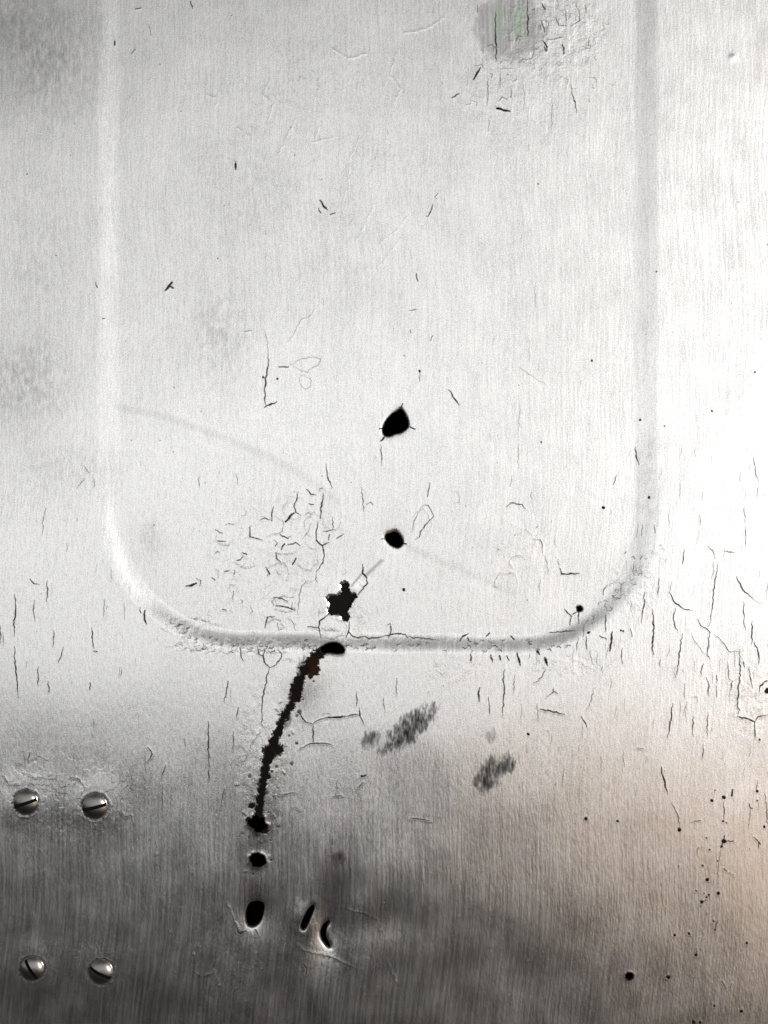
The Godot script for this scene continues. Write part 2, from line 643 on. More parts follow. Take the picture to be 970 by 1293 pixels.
func stain(u: float, v: float, r: float, sd: int, dark: float, rust: float, ragged := 0.45) -> void:
	# bare, rusty steel with a ragged edge
	var R := r * 1.7 + 2.0
	for y in range(maxi(0, int((v - R - T0) * TK)), mini(TH, int((v + R - T0) * TK))):
		for x in range(maxi(0, int((u - R - T0) * TK)), mini(TW, int((u + R - T0) * TK))):
			var px := (x + 0.5) / TK + T0
			var py := (y + 0.5) / TK + T0
			var d := sqrt(pow(px - u, 2.0) + pow(py - v, 2.0)) / r
			d += ragged * (wob.get_noise_2d(px * 7.0 + sd, py * 7.0) + 0.6 * wob.get_noise_2d(px * 19.0, py * 19.0 + sd))
			var m := clampf((1.0 - d) * r * 0.8 + 0.5, 0.0, 1.0)
			var k := y * TW + x
			DARK[k] = maxf(DARK[k], m * dark)
			RUST[k] = maxf(RUST[k], m * rust)
			HS[k] -= m * 0.6


func rust_split() -> void:
	var id := new_part("rusted_split", "long ragged black split eaten by rust")
	var line := [404, 824, 6.0, 398, 829, 5.0, 392, 836, 5.5, 384, 846, 5.5, 378, 857, 5.0, 375, 868, 7.0, 374, 880, 6.5, 366, 893, 4.5, 359, 904, 5.5, 354, 915, 3.5, 351, 926, 4.5, 347, 937, 6.0, 341, 948, 8.0, 352, 947, 5.5, 337, 960, 6.0, 335, 972, 5.0, 337, 980, 3.5, 332, 986, 4.6, 330.5, 998, 4.5, 328.5, 1010, 4.3, 327, 1022, 4.3, 326, 1032, 5.5, 318, 1017, 3.0, 316, 1037, 4.5, 334, 1048, 4.5]
	for i in range(0, line.size(), 3):
		stain(line[i], line[i + 1], line[i + 2] + 1.2, i, 0.98, 0.04, 0.5 if line[i + 1] > 940 else 0.65)
		if i + 3 < line.size() and absf(line[i + 4] - line[i + 1]) < 16.0 and i < 54:
			smear(Vector2(line[i], line[i + 1]), Vector2(line[i + 3], line[i + 4]), minf(line[i + 2], line[i + 5]) * 0.8, 0.5 if line[i + 1] < 935 else 0.9, DARK, 3.5)
		assign_blob(id, line[i], line[i + 1], line[i + 2] + 2.0, line[i + 2] + 4.0)
	var spine := [[403, 825, 5], [392, 837, 5], [379, 857, 5.5], [374, 876, 6.5], [366, 893, 4.5], [357, 908, 4.2], [351, 926, 3.8], [345, 941, 6], [338, 958, 5.5], [335, 975, 4.8], [331, 998, 4.6], [328, 1022, 4.6], [326, 1036, 6]]
	for i in spine.size() - 1:
		var a := Vector2(spine[i][0], spine[i][1])
		var b := Vector2(spine[i + 1][0], spine[i + 1][1])
		for e in 9:
			var q := a.lerp(b, e / 8.0)
			stain(q.x + rng.randf_range(-1, 1), q.y, lerpf(spine[i][2], spine[i + 1][2], e / 8.0) * rng.randf_range(0.75, 1.1), e * 13 + i, 0.985 if i > 5 or rng.randf() < 0.62 else rng.randf_range(0.3, 0.7), 0.03, 0.6)
	var chip := new_part("rust_patch", "brown rust showing under a lost flake")
	for q in [[397, 836, 7.0], [397, 846, 7.5], [393, 852, 5.0]]:
		stain(q[0], q[1], q[2], 77, 0.96, 0.38, 0.5)
		assign_blob(chip, q[0], q[1], q[2] + 1.0, q[2] + 1.0)
	# grey mottling and loosened crumbs beside the split
	for i in 90:
		var t := rng.randf()
		var a := Vector2(398, 826).lerp(Vector2(322, 1095), t) + Vector2(-18.0 * sin(t * PI), 0)
		var o := Vector2(rng.randfn(0.0, 12.0), rng.randfn(0.0, 6.0))
		if rng.randf() < 0.55:
			stain(a.x + o.x, a.y + o.y, rng.randf_range(0.8, 2.2), i * 7, rng.randf_range(0.35, 0.85), 0.1, 0.6)
		else:
			groove(a + o, a + o + Vector2(rng.randf_range(-3, 3), rng.randf_range(-3, 3)), 0.5, 0.25, 1.8)
	stain(412, 906, 6.0, 3, 0.0, 0.0)
	scuff_shade(362, 912, 6, 12, 0.5, 0.5)
	scuff_shade(381, 838, 7, 14, 0.5, 0.6)
	scuff_shade(325, 1066, 12, 18, 0.0, 0.5)


func flaked_patch() -> void:
	# flake lost down to black primer
	var p := poly([430, 738, 435.8, 735, 440.7, 737.4, 441, 746, 444, 751, 450.6, 750.5, 451.4, 755, 446, 760, 443.2, 766, 438.2, 773.3, 442, 780.7, 438.2, 786, 432, 783.5, 430.3, 778, 424.6, 778, 414.2, 776, 414.4, 768.3, 416, 764.6, 412, 757, 417, 752.2, 427, 752, 431, 747.3])
	var id := new_part("flaked_patch", "black ragged patch where a flake of paint is lost")
	for y in range(int((730.0 - T0) * TK), int((790.0 - T0) * TK)):
		for x in range(int((408.0 - T0) * TK), int((456.0 - T0) * TK)):
			var q := Vector2((x + 0.5) / TK + T0, (y + 0.5) / TK + T0)
			var qq := q + Vector2(wob.get_noise_2d(q.x * 9.0, q.y * 9.0), wob.get_noise_2d(q.x * 9.0 + 50.0, q.y * 9.0)) * 2.4
			if Geometry2D.is_point_in_polygon(qq, p):
				var k := y * TW + x
				DARK[k] = maxf(DARK[k], 0.965)
				HS[k] -= 1.3
	for j in range(fv0 + int((730.0 - T0) / STEP), fv0 + int((790.0 - T0) / STEP)):
		for i in range(fu0 + int((408.0 - T0) / STEP), fu0 + int((456.0 - T0) / STEP)):
			if Geometry2D.is_point_in_polygon(Vector2(us[i] + 0.8, vs[j] + 0.8), p):
				CELL[j * NU + i] = id
				Z[j * NU + i] -= 0.0004
	# scratches in the primer
	for e in 7:
		var a := Vector2(431 + e * 1.4, 757 + e * 1.7)
		smear(a, a + Vector2(rng.randf_range(5, 8), rng.randf_range(1, 4)), 0.35, 0.45, BARE, 0.8)
	# pale plates of loose paint round it
	for q in [[446, 742, 8, 10], [421, 793, 17, 12], [437, 800, 9, 8]]:
		var fid := new_part("paint_flake")
		assign_blob(fid, q[0], q[1], q[2], q[3])
		mound(q[0], q[1], q[2] * 0.9, q[3] * 0.9, 0.3)
	smear(Vector2(462, 727), Vector2(482, 708), 2.0, 0.25, GRIME_SHADE, 3.0)
	smear(Vector2(444, 740), Vector2(456, 726), 1.0, 0.35, GRIME_SHADE, 2.0)
	stroke(2.6, [458, 713, 457.5, 724, 463, 730])
	stroke(1.8, [463, 730, 464, 737, 456, 746, 452, 751])
	stroke(1.7, [417, 775, 403, 785, 402, 793, 405, 806])
	stroke(1.5, [388, 792, 402, 793])
	stroke(1.4, [441, 786, 440, 797, 437, 806])


func cracks_upper() -> void:
	stroke(2.4, [297, 203, 297.5, 213])
	stroke(2.6, [404, 252, 409, 260, 413.5, 264])
	stroke(2.0, [417, 270, 423, 268])
	stroke(1.4, [402, 262, 405, 268])
	stroke(2.0, [240, 0, 242.5, 9])
	stroke(2.2, [144, 50, 144, 55])
	stroke(1.2, [187, 30, 189, 36, 190, 43], 0.5)
	stroke(1.8, [170, 9, 177, 8], 0.6)
	stroke(1.2, [165, 66, 170, 60], 0.6)
	stroke(3.0, [598.5, 99, 601, 94, 604, 89, 607, 84], 0.95)
	stroke(3.2, [600, 96, 603, 90, 605.5, 87], 0.95, 0.5, false)
	stroke(2.0, [571, 122, 580, 117], 0.7)
	stroke(3.8, [628, 135.5, 636, 138, 644, 139], 0.97)
	stroke(1.5, [722, 109, 725, 122, 729, 141])
	stroke(2.4, [686.5, 50, 690, 55, 691, 63])
	stroke(2.2, [688, 52, 692, 58], 0.9, 0.5, false)
	stroke(2.0, [688, 58, 690, 63], 0.8, 0.5, false)
	stroke(1.9, [711, 55, 713, 66])
	stroke(1.6, [713, 58, 712, 68], 0.8, 0.4, false)
	stroke(1.5, [538, 272, 541, 272, 547, 257])
	stroke(1.3, [549, 248, 553, 243], 0.6)
	for x in [[616, 95, 132, 0.55], [632, 88, 110, 0.6], [662, 108, 142, 0.4], [697, 115, 168, 0.4], [617, 150, 165, 0.4], [646, 110, 122, 0.5], [603, 5, 14, 0.6], [715, 8, 34, 0.5]]:
		stroke(1.3, [x[0], x[1], x[0] + 0.6, (x[1] + x[2]) * 0.5, x[0], x[2]], x[3], 0.3)
	stroke(2.0, [626, 14, 626.5, 46, 626.5, 77], 0.85, 0.5)
	stroke(1.8, [666, -4, 667, 20, 667, 44], 0.8, 0.5)
	stroke(1.6, [685, 24, 686, 31, 688, 39], 0.7, 0.5)
	stroke(1.4, [683, 30, 684, 36], 0.6, 0.5)
	stroke(1.2, [637, 5, 638, 25], 0.4, 0.3)
	stroke(1.2, [645, 0, 645, 30], 0.35, 0.3)
	stroke(1.8, [685, 3, 689, 10], 0.8)
	stroke(1.5, [702, 20, 706, 30, 716, 31], 0.6)
	stroke(1.5, [723, 31, 733, 24, 732, 14, 729, 4], 0.6)
	stroke(1.5, [740, 5, 741, 14], 0.6)
	stroke(1.4, [690, 49, 703, 47, 713, 45], 0.5)
	stroke(1.2, [655, 78, 660, 74, 672, 73, 675, 62, 684, 57], 0.45)
	stroke(1.3, [744, 48, 744, 56], 0.6)
	stroke(1.2, [600, 82, 609, 80, 613, 87], 0.5)
	stroke(1.0, [632, 86, 650, 85], 0.4)
	# mid field, left of the holes
	stroke(3.6, [208, 366, 213, 360, 216.5, 356])
	stroke(2.0, [213, 360, 218, 363])
	stroke(1.4, [121, 356, 123, 363])
	stroke(1.2, [129, 402, 132, 402])
	stroke(1.1, [333, 416, 337, 430, 338, 445], 0.5)
	stroke(1.9, [338, 445, 338.5, 458, 335, 480, 334, 506, 336, 513])
	stroke(2.2, [334, 514, 340, 511, 349, 507])
	stroke(1.9, [352, 463, 364, 463])
	stroke(1.1, [364, 462, 380, 453, 395, 450, 405, 453, 402, 460, 394, 464, 388, 470, 378, 467, 366, 459], 0.4, 1.2)
	stroke(1.0, [378, 473, 385, 474, 393, 480, 392, 488, 386, 491, 380, 486, 378, 478, 380, 474], 0.35, 1.2)
	stroke(1.2, [309, 418, 318, 417], 0.6)
	stroke(1.0, [363, 432, 374, 415, 380, 403, 392, 398, 398, 388], 0.3, 1.4)
	stroke(1.5, [412, 586, 413, 600, 419, 617])
	stroke(1.2, [251, 602, 251, 614], 0.6)
	stroke(1.2, [298, 598, 300, 612], 0.5)
	stroke(1.1, [97, 617, 103, 609, 107, 604], 0.5)
	stroke(1.2, [120, 605, 119, 615], 0.5)
	stroke(1.2, [106, 588, 112, 597, 116, 595], 0.3)
	# right of the large hole
	stroke(1.6, [526, 345, 528, 354])
	stroke(1.3, [517, 391, 527, 390], 0.7)
	stroke(1.4, [544, 430, 547, 423], 0.7)
	stroke(1.3, [518, 416, 519, 420], 0.6)
	stroke(1.3, [530, 467, 530, 482], 0.6)
	stroke(1.9, [567, 492, 574, 503, 580, 511])
	stroke(1.3, [655, 463, 668, 472, 678, 478], 0.35, 1.2)
	stroke(1.2, [678, 478, 691, 486], 0.3)
	stroke(1.2, [657, 505, 656, 545], 0.35, 0.3)
	stroke(1.2, [655, 560, 655, 592], 0.4, 0.3)
	stroke(1.1, [669, 428, 669, 456], 0.3, 0.3)
	stroke(1.1, [676, 360, 676, 390], 0.3, 0.3)
	stroke(1.8, [803, 565, 804, 575, 808, 587])
	stroke(1.4, [775, 612, 780, 600], 0.6)
	# tears at the holes
	stroke(1.8, [506, 517, 508.8, 509])
	stroke(2.4, [515, 537, 524, 541.5])
	stroke(1.8, [485, 541, 479.5, 541])
	stroke(2.2, [486, 549, 481, 556.5])
	stroke(1.3, [480.5, 561, 482, 575, 481.5, 588], 0.7)
	stroke(1.5, [500, 673, 500.8, 668])
	stroke(1.6, [488, 681, 481.5, 681])
	stroke(1.8, [507.5, 686, 513, 687])


func cracks_middle() -> void:
	# loosened flakes: faint curled outlines between the cracks
	for q in [[283, 676, 13, 11], [342, 662, 15, 14], [372, 640, 14, 14], [396, 664, 13, 16], [362, 690, 17, 11], [388, 704, 15, 14], [350, 722, 14, 12], [308, 706, 13, 10], [362, 762, 16, 11], [345, 790, 12, 9], [533, 662, 12, 18], [660, 690, 16, 20], [420, 655, 12, 16], [658, 712, 14, 10], [420, 795, 18, 12], [448, 742, 9, 12], [640, 735, 14, 12]]:
		var p := []
		var a0 := rng.randf() * TAU
		for e in int(rng.randf_range(7, 13)):
			var a := a0 + e * 0.45
			var m := rng.randf_range(0.8, 1.15)
			p.append(q[0] + cos(a) * q[2] * m)
			p.append(q[1] + sin(a) * q[3] * m)
		stroke(0.9, p, rng.randf_range(0.2, 0.5), 2.2, false)
	stroke(1.6, [376, 621, 374, 632, 371, 640, 373, 647, 380, 651])
	stroke(3.0, [371, 648, 366, 652, 360, 659])
	stroke(1.6, [387, 618, 392, 624, 399, 625])
	stroke(1.3, [390, 636, 396, 637])
	stroke(2.0, [408, 623, 406, 635, 405, 650, 404, 655])
	stroke(1.5, [345, 640, 343, 653, 343, 658])
	stroke(1.4, [329, 656, 334, 654, 342, 657])
	stroke(1.7, [401, 658, 399, 675, 399, 682, 407, 689, 409, 700, 408, 710, 403, 718, 399, 722])
	stroke(1.5, [407, 689, 415, 685])
	stroke(1.1, [399, 722, 398, 732, 401, 736], 0.6)
	stroke(1.4, [408, 671, 421, 669])
	stroke(1.2, [420, 668, 420, 653])
	stroke(1.2, [416, 675, 415, 682])
	stroke(1.3, [425, 680, 434, 674])
	stroke(1.6, [317, 664, 314.5, 666, 315, 678, 323, 680, 332, 683])
	stroke(1.2, [271, 669, 280, 673])
	stroke(1.5, [274, 683, 284, 684])
	stroke(1.1, [284, 663, 288, 661, 295, 662], 0.6)
	stroke(2.0, [353, 675, 363, 680])
	stroke(1.4, [346, 682, 350, 686, 347, 690], 0.7)
	stroke(2.0, [355, 694, 359, 687])
	stroke(1.6, [363, 688, 370, 687, 373, 685, 378, 689])
	stroke(1.2, [381, 681, 389, 672, 393, 660], 0.45)
	stroke(1.6, [305, 698, 311, 700])
	stroke(1.5, [297, 708, 303, 707, 306, 703], 0.7)
	stroke(1.7, [283, 722, 288, 721])
	stroke(1.2, [295, 720, 295, 726])
	stroke(1.6, [267, 730, 271, 733])
	stroke(1.7, [348, 698, 349, 706, 354, 710])
	stroke(2.8, [369, 713, 371, 710, 373.5, 705])
	stroke(1.8, [335, 716, 340, 725, 337, 727])
	stroke(1.3, [294, 747, 293, 758], 0.6)
	stroke(1.4, [280, 770, 285, 771], 0.7)
	stroke(1.9, [345, 755, 355, 756, 363, 760])
	stroke(1.9, [348, 766, 360, 767, 372, 771])
	stroke(1.2, [393, 734, 386, 734, 381, 740, 378, 750, 376, 770, 376, 776], 0.55)
	stroke(1.6, [334, 794, 337, 780, 346, 779])
	stroke(1.1, [362, 780, 369, 786, 373, 797], 0.4)
	stroke(1.3, [350, 787, 351, 797], 0.4)
	stroke(1.3, [456, 615, 458, 630, 459, 646], 0.8)
	stroke(1.2, [463, 637, 468, 634, 471, 637], 0.7)
	stroke(1.5, [543, 610, 541, 623, 540, 627])
	stroke(1.4, [534, 638, 541, 638, 545, 645, 548, 652, 544, 656, 537, 663, 531, 672, 530, 678, 524, 682])
	stroke(1.1, [534, 638, 528, 648, 523, 658, 520, 672], 0.6)
	stroke(1.0, [570, 622, 576, 620, 581, 627, 580, 634, 574, 635, 570, 629], 0.3, 1.1)
	stroke(1.5, [640, 640, 646, 635, 660, 637, 664, 643], 0.8)
	stroke(1.2, [677, 667, 680, 665], 0.5)
	stroke(1.3, [675, 681, 683, 682, 686, 690, 686, 698], 0.7)
	stroke(1.1, [686, 698, 692, 712, 694, 726], 0.4)
	# field, lower right
	stroke(2.1, [708, 718, 710, 725, 720, 725, 733, 724.5])
	stroke(1.2, [706, 706, 707, 716], 0.5)
	stroke(1.8, [714, 770, 721, 777, 722, 779])
	stroke(1.5, [722, 778, 728, 774, 732, 773, 732, 788])
	stroke(1.4, [723, 779, 721, 790])
	stroke(1.5, [694, 800, 703, 799, 712, 798, 727, 797])
	stroke(1.5, [763, 752, 763, 746, 768, 740], 0.7)
	stroke(1.4, [774, 752, 780, 757], 0.6)
	stroke(1.2, [785, 748, 786, 738], 0.5)
	stroke(1.2, [812, 662, 811, 676], 0.6)
	stroke(1.3, [826, 663, 827, 673], 0.6)
	stroke(1.4, [790, 699, 792, 697], 0.7)
	stroke(1.3, [801, 712, 801, 726], 0.6)
	# along the lower border
	stroke(2.0, [437, 805, 440, 798, 445, 804, 452, 806, 461, 804])
	stroke(1.7, [461, 804, 466, 807, 475, 806, 485, 804])
	stroke(1.8, [485, 804, 500, 801, 512, 802, 515, 806])
	stroke(1.5, [489, 790, 493, 788, 494, 796, 491, 806])
	stroke(1.5, [515, 805, 530, 806, 550, 808])
	stroke(2.0, [581, 810, 585, 804, 592, 801])
	stroke(1.6, [591, 806, 595, 811])
	stroke(1.6, [615, 804, 619, 800])
	stroke(2.0, [646, 804, 650, 808])
	stroke(1.8, [303, 818, 304, 826, 307, 834])
	stroke(1.6, [326, 820, 327, 826, 333, 828], 0.9)
	stroke(1.7, [335, 820, 332, 828, 334, 836, 341, 843])
	stroke(1.6, [350, 820, 356, 826, 353, 834, 346, 841, 341, 843])
	stroke(1.8, [341, 843, 337, 852, 337, 862, 333, 873, 331, 890, 331, 915])
	stroke(1.0, [331, 917, 324, 930, 317, 940, 308, 960], 0.3, 1.2)
	stroke(1.0, [358, 832, 372, 832], 0.35)
	stroke(2.4, [594, 826, 594.5, 834])
	stroke(2.0, [620, 827, 622, 836])
	stroke(1.8, [631, 828, 632, 833])
	stroke(1.5, [640, 828, 643, 834])
	stroke(3.0, [653, 825, 655, 832, 657, 840])
	stroke(2.0, [679, 822, 681, 826])
	stroke(3.2, [688, 830, 691, 840])
	stroke(1.3, [690, 845, 680, 860, 674, 862], 0.7)
	stroke(1.0, [551, 846, 558, 852, 565, 848], 0.4, 1.2)


func cracks_lower() -> void:
	# left of the field
	stroke(1.1, [57, 640, 55, 655, 53, 676], 0.6)
	stroke(1.5, [38, 731, 43, 737, 50, 738])
	stroke(1.4, [60, 733, 59, 760])
	stroke(1.7, [18, 750, 20, 768, 18, 786, 18, 804])
	stroke(1.7, [18, 816, 19, 838, 21, 852, 23, 879])
	stroke(1.3, [44, 758, 42, 770, 44, 784], 0.7)
	stroke(1.5, [80, 817, 78, 827, 74, 836])
	stroke(1.5, [49, 842, 48, 864])
	stroke(1.3, [61, 860, 62, 874])
	stroke(1.4, [68, 796, 67, 816])
	stroke(1.5, [116, 793, 117, 810, 119, 819])
	stroke(1.3, [118, 822, 123, 823])
	stroke(1.2, [132, 756, 131, 778], 0.6)
	stroke(1.5, [114, 862, 114, 871])
	stroke(1.5, [177, 767, 178, 774])
	stroke(3.0, [183, 771, 182.5, 779, 185, 788])
	stroke(3.0, [234, 740.5, 240, 740, 247, 737])
	stroke(1.6, [288, 860, 286, 872, 283, 886])
	stroke(1.4, [301, 893, 299, 906])
	stroke(1.8, [263, 911, 263, 940, 264, 970])
	stroke(1.3, [295, 923, 295, 949], 0.7)
	stroke(1.5, [187, 944, 192, 952, 187, 961])
	stroke(1.3, [38, 950, 36, 961], 0.7)
	stroke(1.4, [0, 790, 1, 812], 0.8)
	# by the split
	stroke(1.8, [377, 900, 386, 912, 394, 914])
	stroke(1.8, [395, 914, 395, 930, 397, 939])
	stroke(1.3, [396, 913, 403, 909, 412, 906])
	stroke(2.8, [411, 906.5, 423, 906, 436, 904.5])
	stroke(1.4, [436, 904.5, 446, 902.5, 454, 902])
	stroke(1.9, [454, 894, 454.5, 904, 459, 915])
	stroke(1.3, [451, 873, 450, 892])
	stroke(1.6, [378, 946, 390, 940, 400, 938.5, 412, 939, 421, 942])
	stroke(1.6, [353, 1004, 363, 1003, 374, 1001])
	stroke(1.3, [370, 1019, 380, 1023], 0.6)
	stroke(1.2, [426, 985, 424, 1005], 0.6)
	stroke(1.4, [420, 1006, 433, 1005], 0.7)
	stroke(1.2, [484, 880, 486, 898], 0.5)
	stroke(1.9, [518, 1034, 532, 1035, 545, 1037])
	stroke(1.5, [452, 995, 459, 988], 0.8)
	stroke(2.0, [457, 981, 462, 979])
	stroke(2.3, [387, 1223, 383.5, 1218])
	stroke(2.0, [387, 1223, 393, 1220.5])
	stroke(2.3, [387, 1223, 386, 1231])
	stroke(2.0, [459, 1247, 461, 1256])
	stroke(1.4, [322, 1215, 331, 1223], 0.5)
	# left of the screws
	stroke(1.5, [209, 966, 204, 983])
	stroke(1.2, [205, 990, 205, 1030], 0.7)
	stroke(1.5, [264, 972, 263, 985])
	stroke(1.3, [283, 995, 279, 1022])
	stroke(1.1, [273, 1030, 271, 1070, 272, 1095], 0.6)
	stroke(1.3, [34, 1080, 32, 1097], 0.8)
	stroke(1.1, [56, 1100, 57, 1135], 0.6)
	stroke(1.0, [198, 1078, 198, 1128], 0.5)
	stroke(1.4, [147, 1033, 143, 1052], 0.7)
	stroke(1.4, [150, 1023, 158, 1032, 166, 1030, 168, 1040], 0.7)
	stroke(1.6, [115, 1034, 121, 1049, 118, 1048, 133, 1046, 127, 1036], 0.8)
	stroke(1.3, [107, 1028, 113, 1040, 117, 1049], 0.6)
	stroke(1.4, [160, 1118, 160, 1128], 0.6)
	stroke(1.5, [88, 982, 98, 983, 106, 993], 0.7)
	stroke(1.3, [4, 980, 10, 990, 24, 990], 0.6)
	stroke(1.3, [30, 975, 44, 982, 52, 982], 0.5)
	stroke(1.3, [245, 1205, 245, 1225, 252, 1230], 0.5, 2.0)
	stroke(1.3, [286, 1141, 293, 1155, 301, 1174], 0.4, 2.2)
	stroke(3.0, [299, 1173, 303, 1179, 311, 1176], 0.85)
	stroke(2.0, [322, 1174, 326, 1182], 0.7)
	stroke(1.2, [258, 1232, 270, 1226, 277, 1245], 0.4, 1.8)
	stroke(1.2, [376, 1135, 371, 1160, 374, 1190, 385, 1200], 0.1, 2.0)
	stroke(1.2, [385, 1200, 420, 1208, 450, 1222], 0.1, 1.2)
	stroke(1.2, [430, 1145, 460, 1152, 476, 1160, 478, 1175], 0.3, 1.2)
	stroke(1.2, [490, 1215, 497, 1232, 503, 1243], 0.3, 1.4)


func cracks_right() -> void:
	stroke(1.6, [740, 803, 740, 812, 741, 820])
	stroke(1.7, [745, 798, 743, 800], 0.9)
	stroke(1.6, [757, 803, 766, 807])
	stroke(3.2, [773, 798, 772, 808, 770, 822])
	stroke(1.5, [765, 777, 764, 798])
	stroke(1.5, [786, 818, 785, 826, 786, 838])
	stroke(1.3, [796, 794, 798, 804])
	stroke(1.3, [730, 805, 728, 822], 0.7)
	stroke(1.1, [745, 822, 748, 838], 0.5)
	stroke(2.6, [606, 868, 604, 876, 605, 886])
	stroke(1.6, [638, 845, 635, 858, 637, 875, 634, 905])
	stroke(1.4, [617, 880, 618, 902])
	stroke(1.3, [501, 856, 501, 879], 0.7)
	stroke(1.2, [650, 852, 648, 876], 0.6)
	stroke(1.3, [679, 888, 679, 908], 0.5)
	stroke(2.1, [682, 896, 696, 898, 713, 902])
	stroke(2.0, [734, 905, 737, 910, 741, 918])
	stroke(1.4, [690, 880, 699, 874, 699, 868], 0.7)
	stroke(1.3, [704, 876, 700, 873], 0.7)
	stroke(1.2, [750, 868, 746, 885, 740, 898], 0.5)
	stroke(1.3, [803, 945, 813, 945], 0.4)
	stroke(1.6, [814, 748, 812, 768, 810, 787])
	stroke(2.2, [824, 769, 825.5, 790, 823.5, 812, 825, 827])
	stroke(1.4, [832, 729, 832, 742, 831, 752])
	stroke(1.5, [864, 694, 862, 712])
	stroke(1.0, [848, 734, 846, 747], 0.6)
	stroke(1.9, [845, 748, 849, 755, 853, 762, 860, 767, 866, 770, 874, 771])
	stroke(1.5, [853, 768, 850, 781, 852, 790, 856, 799])
	stroke(1.6, [862, 800, 859, 815, 857, 838, 853, 856])
	stroke(1.6, [907, 710, 902, 740, 899, 770, 898, 783, 895, 791])
	stroke(1.8, [881, 782, 885, 790, 891, 793, 897, 799])
	stroke(1.6, [896, 797, 895, 813, 893, 828, 897, 833])
	stroke(1.2, [874, 800, 877, 810, 882, 815, 888, 824, 892, 826], 0.55)
	stroke(1.3, [902, 801, 910, 808, 917, 817, 921, 823, 934, 822], 0.8)
	stroke(1.8, [934, 820, 934, 832, 935, 853, 932, 866, 933, 876, 931, 890, 934, 896, 932, 903])
	stroke(1.8, [930, 728, 936, 741, 941, 748, 952, 757])
	stroke(1.2, [952, 757, 962, 763], 0.7)
	stroke(1.5, [939, 760, 939, 785, 942, 796])
	stroke(1.8, [950, 785, 949, 813])
	stroke(1.9, [952, 811, 956, 818, 958, 828, 958, 838])
	stroke(2.4, [931, 905, 940, 906.5, 947, 909, 953, 912])
	stroke(1.5, [953, 911, 957, 905, 970, 902])
	stroke(1.6, [953, 912, 953, 932])
	stroke(1.5, [946, 842, 947, 850, 950, 868])
	stroke(1.8, [939, 836, 940, 842])
	stroke(1.6, [889, 838, 885, 848, 885, 854])
	stroke(1.4, [892, 855, 895, 864, 895, 879])
	stroke(1.3, [905, 853, 905, 862])
	stroke(1.3, [905, 866, 905, 880])
	stroke(1.2, [919, 836, 920, 850, 921, 858], 0.7)
	stroke(1.4, [925, 860, 923, 871])
	stroke(1.1, [865, 863, 864, 884], 0.6)
	stroke(1.1, [874, 879, 880, 880, 881, 885], 0.5)
	stroke(1.1, [868, 886, 863, 901], 0.5)
	stroke(1.7, [850, 888, 846, 915, 843, 932])
	stroke(1.4, [894, 900, 893, 930])
	stroke(1.4, [875, 904, 875, 928])
	stroke(2.0, [959, 873, 960, 866, 965, 861, 971, 860])
	stroke(1.3, [834, 833, 833, 840], 0.5)
	stroke(1.5, [888, 940, 887, 960], 0.7)
	# upper right edge
	stroke(1.4, [940, 640, 941, 660], 0.6)
	stroke(1.5, [951, 577, 954, 596, 958, 608], 0.7)
	stroke(1.2, [958, 615, 956, 630], 0.5)
	stroke(1.4, [893, 689, 900, 695, 903, 706], 0.7)
	stroke(1.4, [914, 696, 928, 698])
	stroke(1.3, [941, 665, 942, 690], 0.8)
	stroke(1.2, [884, 650, 884, 663], 0.6)
	# lower right
	stroke(2.2, [835, 968, 837, 980, 843, 1003])
	stroke(1.3, [848, 1013, 856, 1030, 858, 1045])
	stroke(1.3, [874, 1037, 885, 1036], 0.7)
	stroke(1.4, [914, 1012, 914.5, 1024, 913.5, 1036])
	stroke(3.0, [925, 997, 924, 1005])
	stroke(2.0, [946, 1015, 947, 1020, 950, 1021])
	stroke(1.2, [948, 1022, 945, 1045], 0.6)
	stroke(1.6, [915, 1055, 914, 1062])
	stroke(2.0, [913, 1062, 926, 1062])
	stroke(2.2, [914, 1062, 911, 1069])
	stroke(1.0, [910, 1072, 907, 1095, 906, 1120], 0.6)
	stroke(2.0, [952, 1057, 958, 1063, 960, 1066])
	stroke(1.8, [958, 1063, 958, 1070])
	stroke(1.5, [968, 1013, 969, 1040])
	stroke(1.3, [966, 1000, 967, 1015], 0.6)
	stroke(1.3, [956, 985, 956, 998], 0.7)
	stroke(1.1, [882, 1070, 880, 1078], 0.7)
	stroke(1.3, [914, 1097, 917, 1100])
	stroke(1.2, [921, 1101, 927, 1106], 0.6)
	stroke(1.8, [906, 1162, 904, 1172])
	stroke(2.0, [885, 1142, 892, 1136], 0.8)
	stroke(2.0, [879, 1198, 879, 1206], 0.8)
	stroke(1.6, [911, 1239, 915, 1246])
	stroke(1.6, [924, 1242, 922, 1248], 0.7)
	stroke(2.6, [839, 1235, 848, 1231], 0.6)


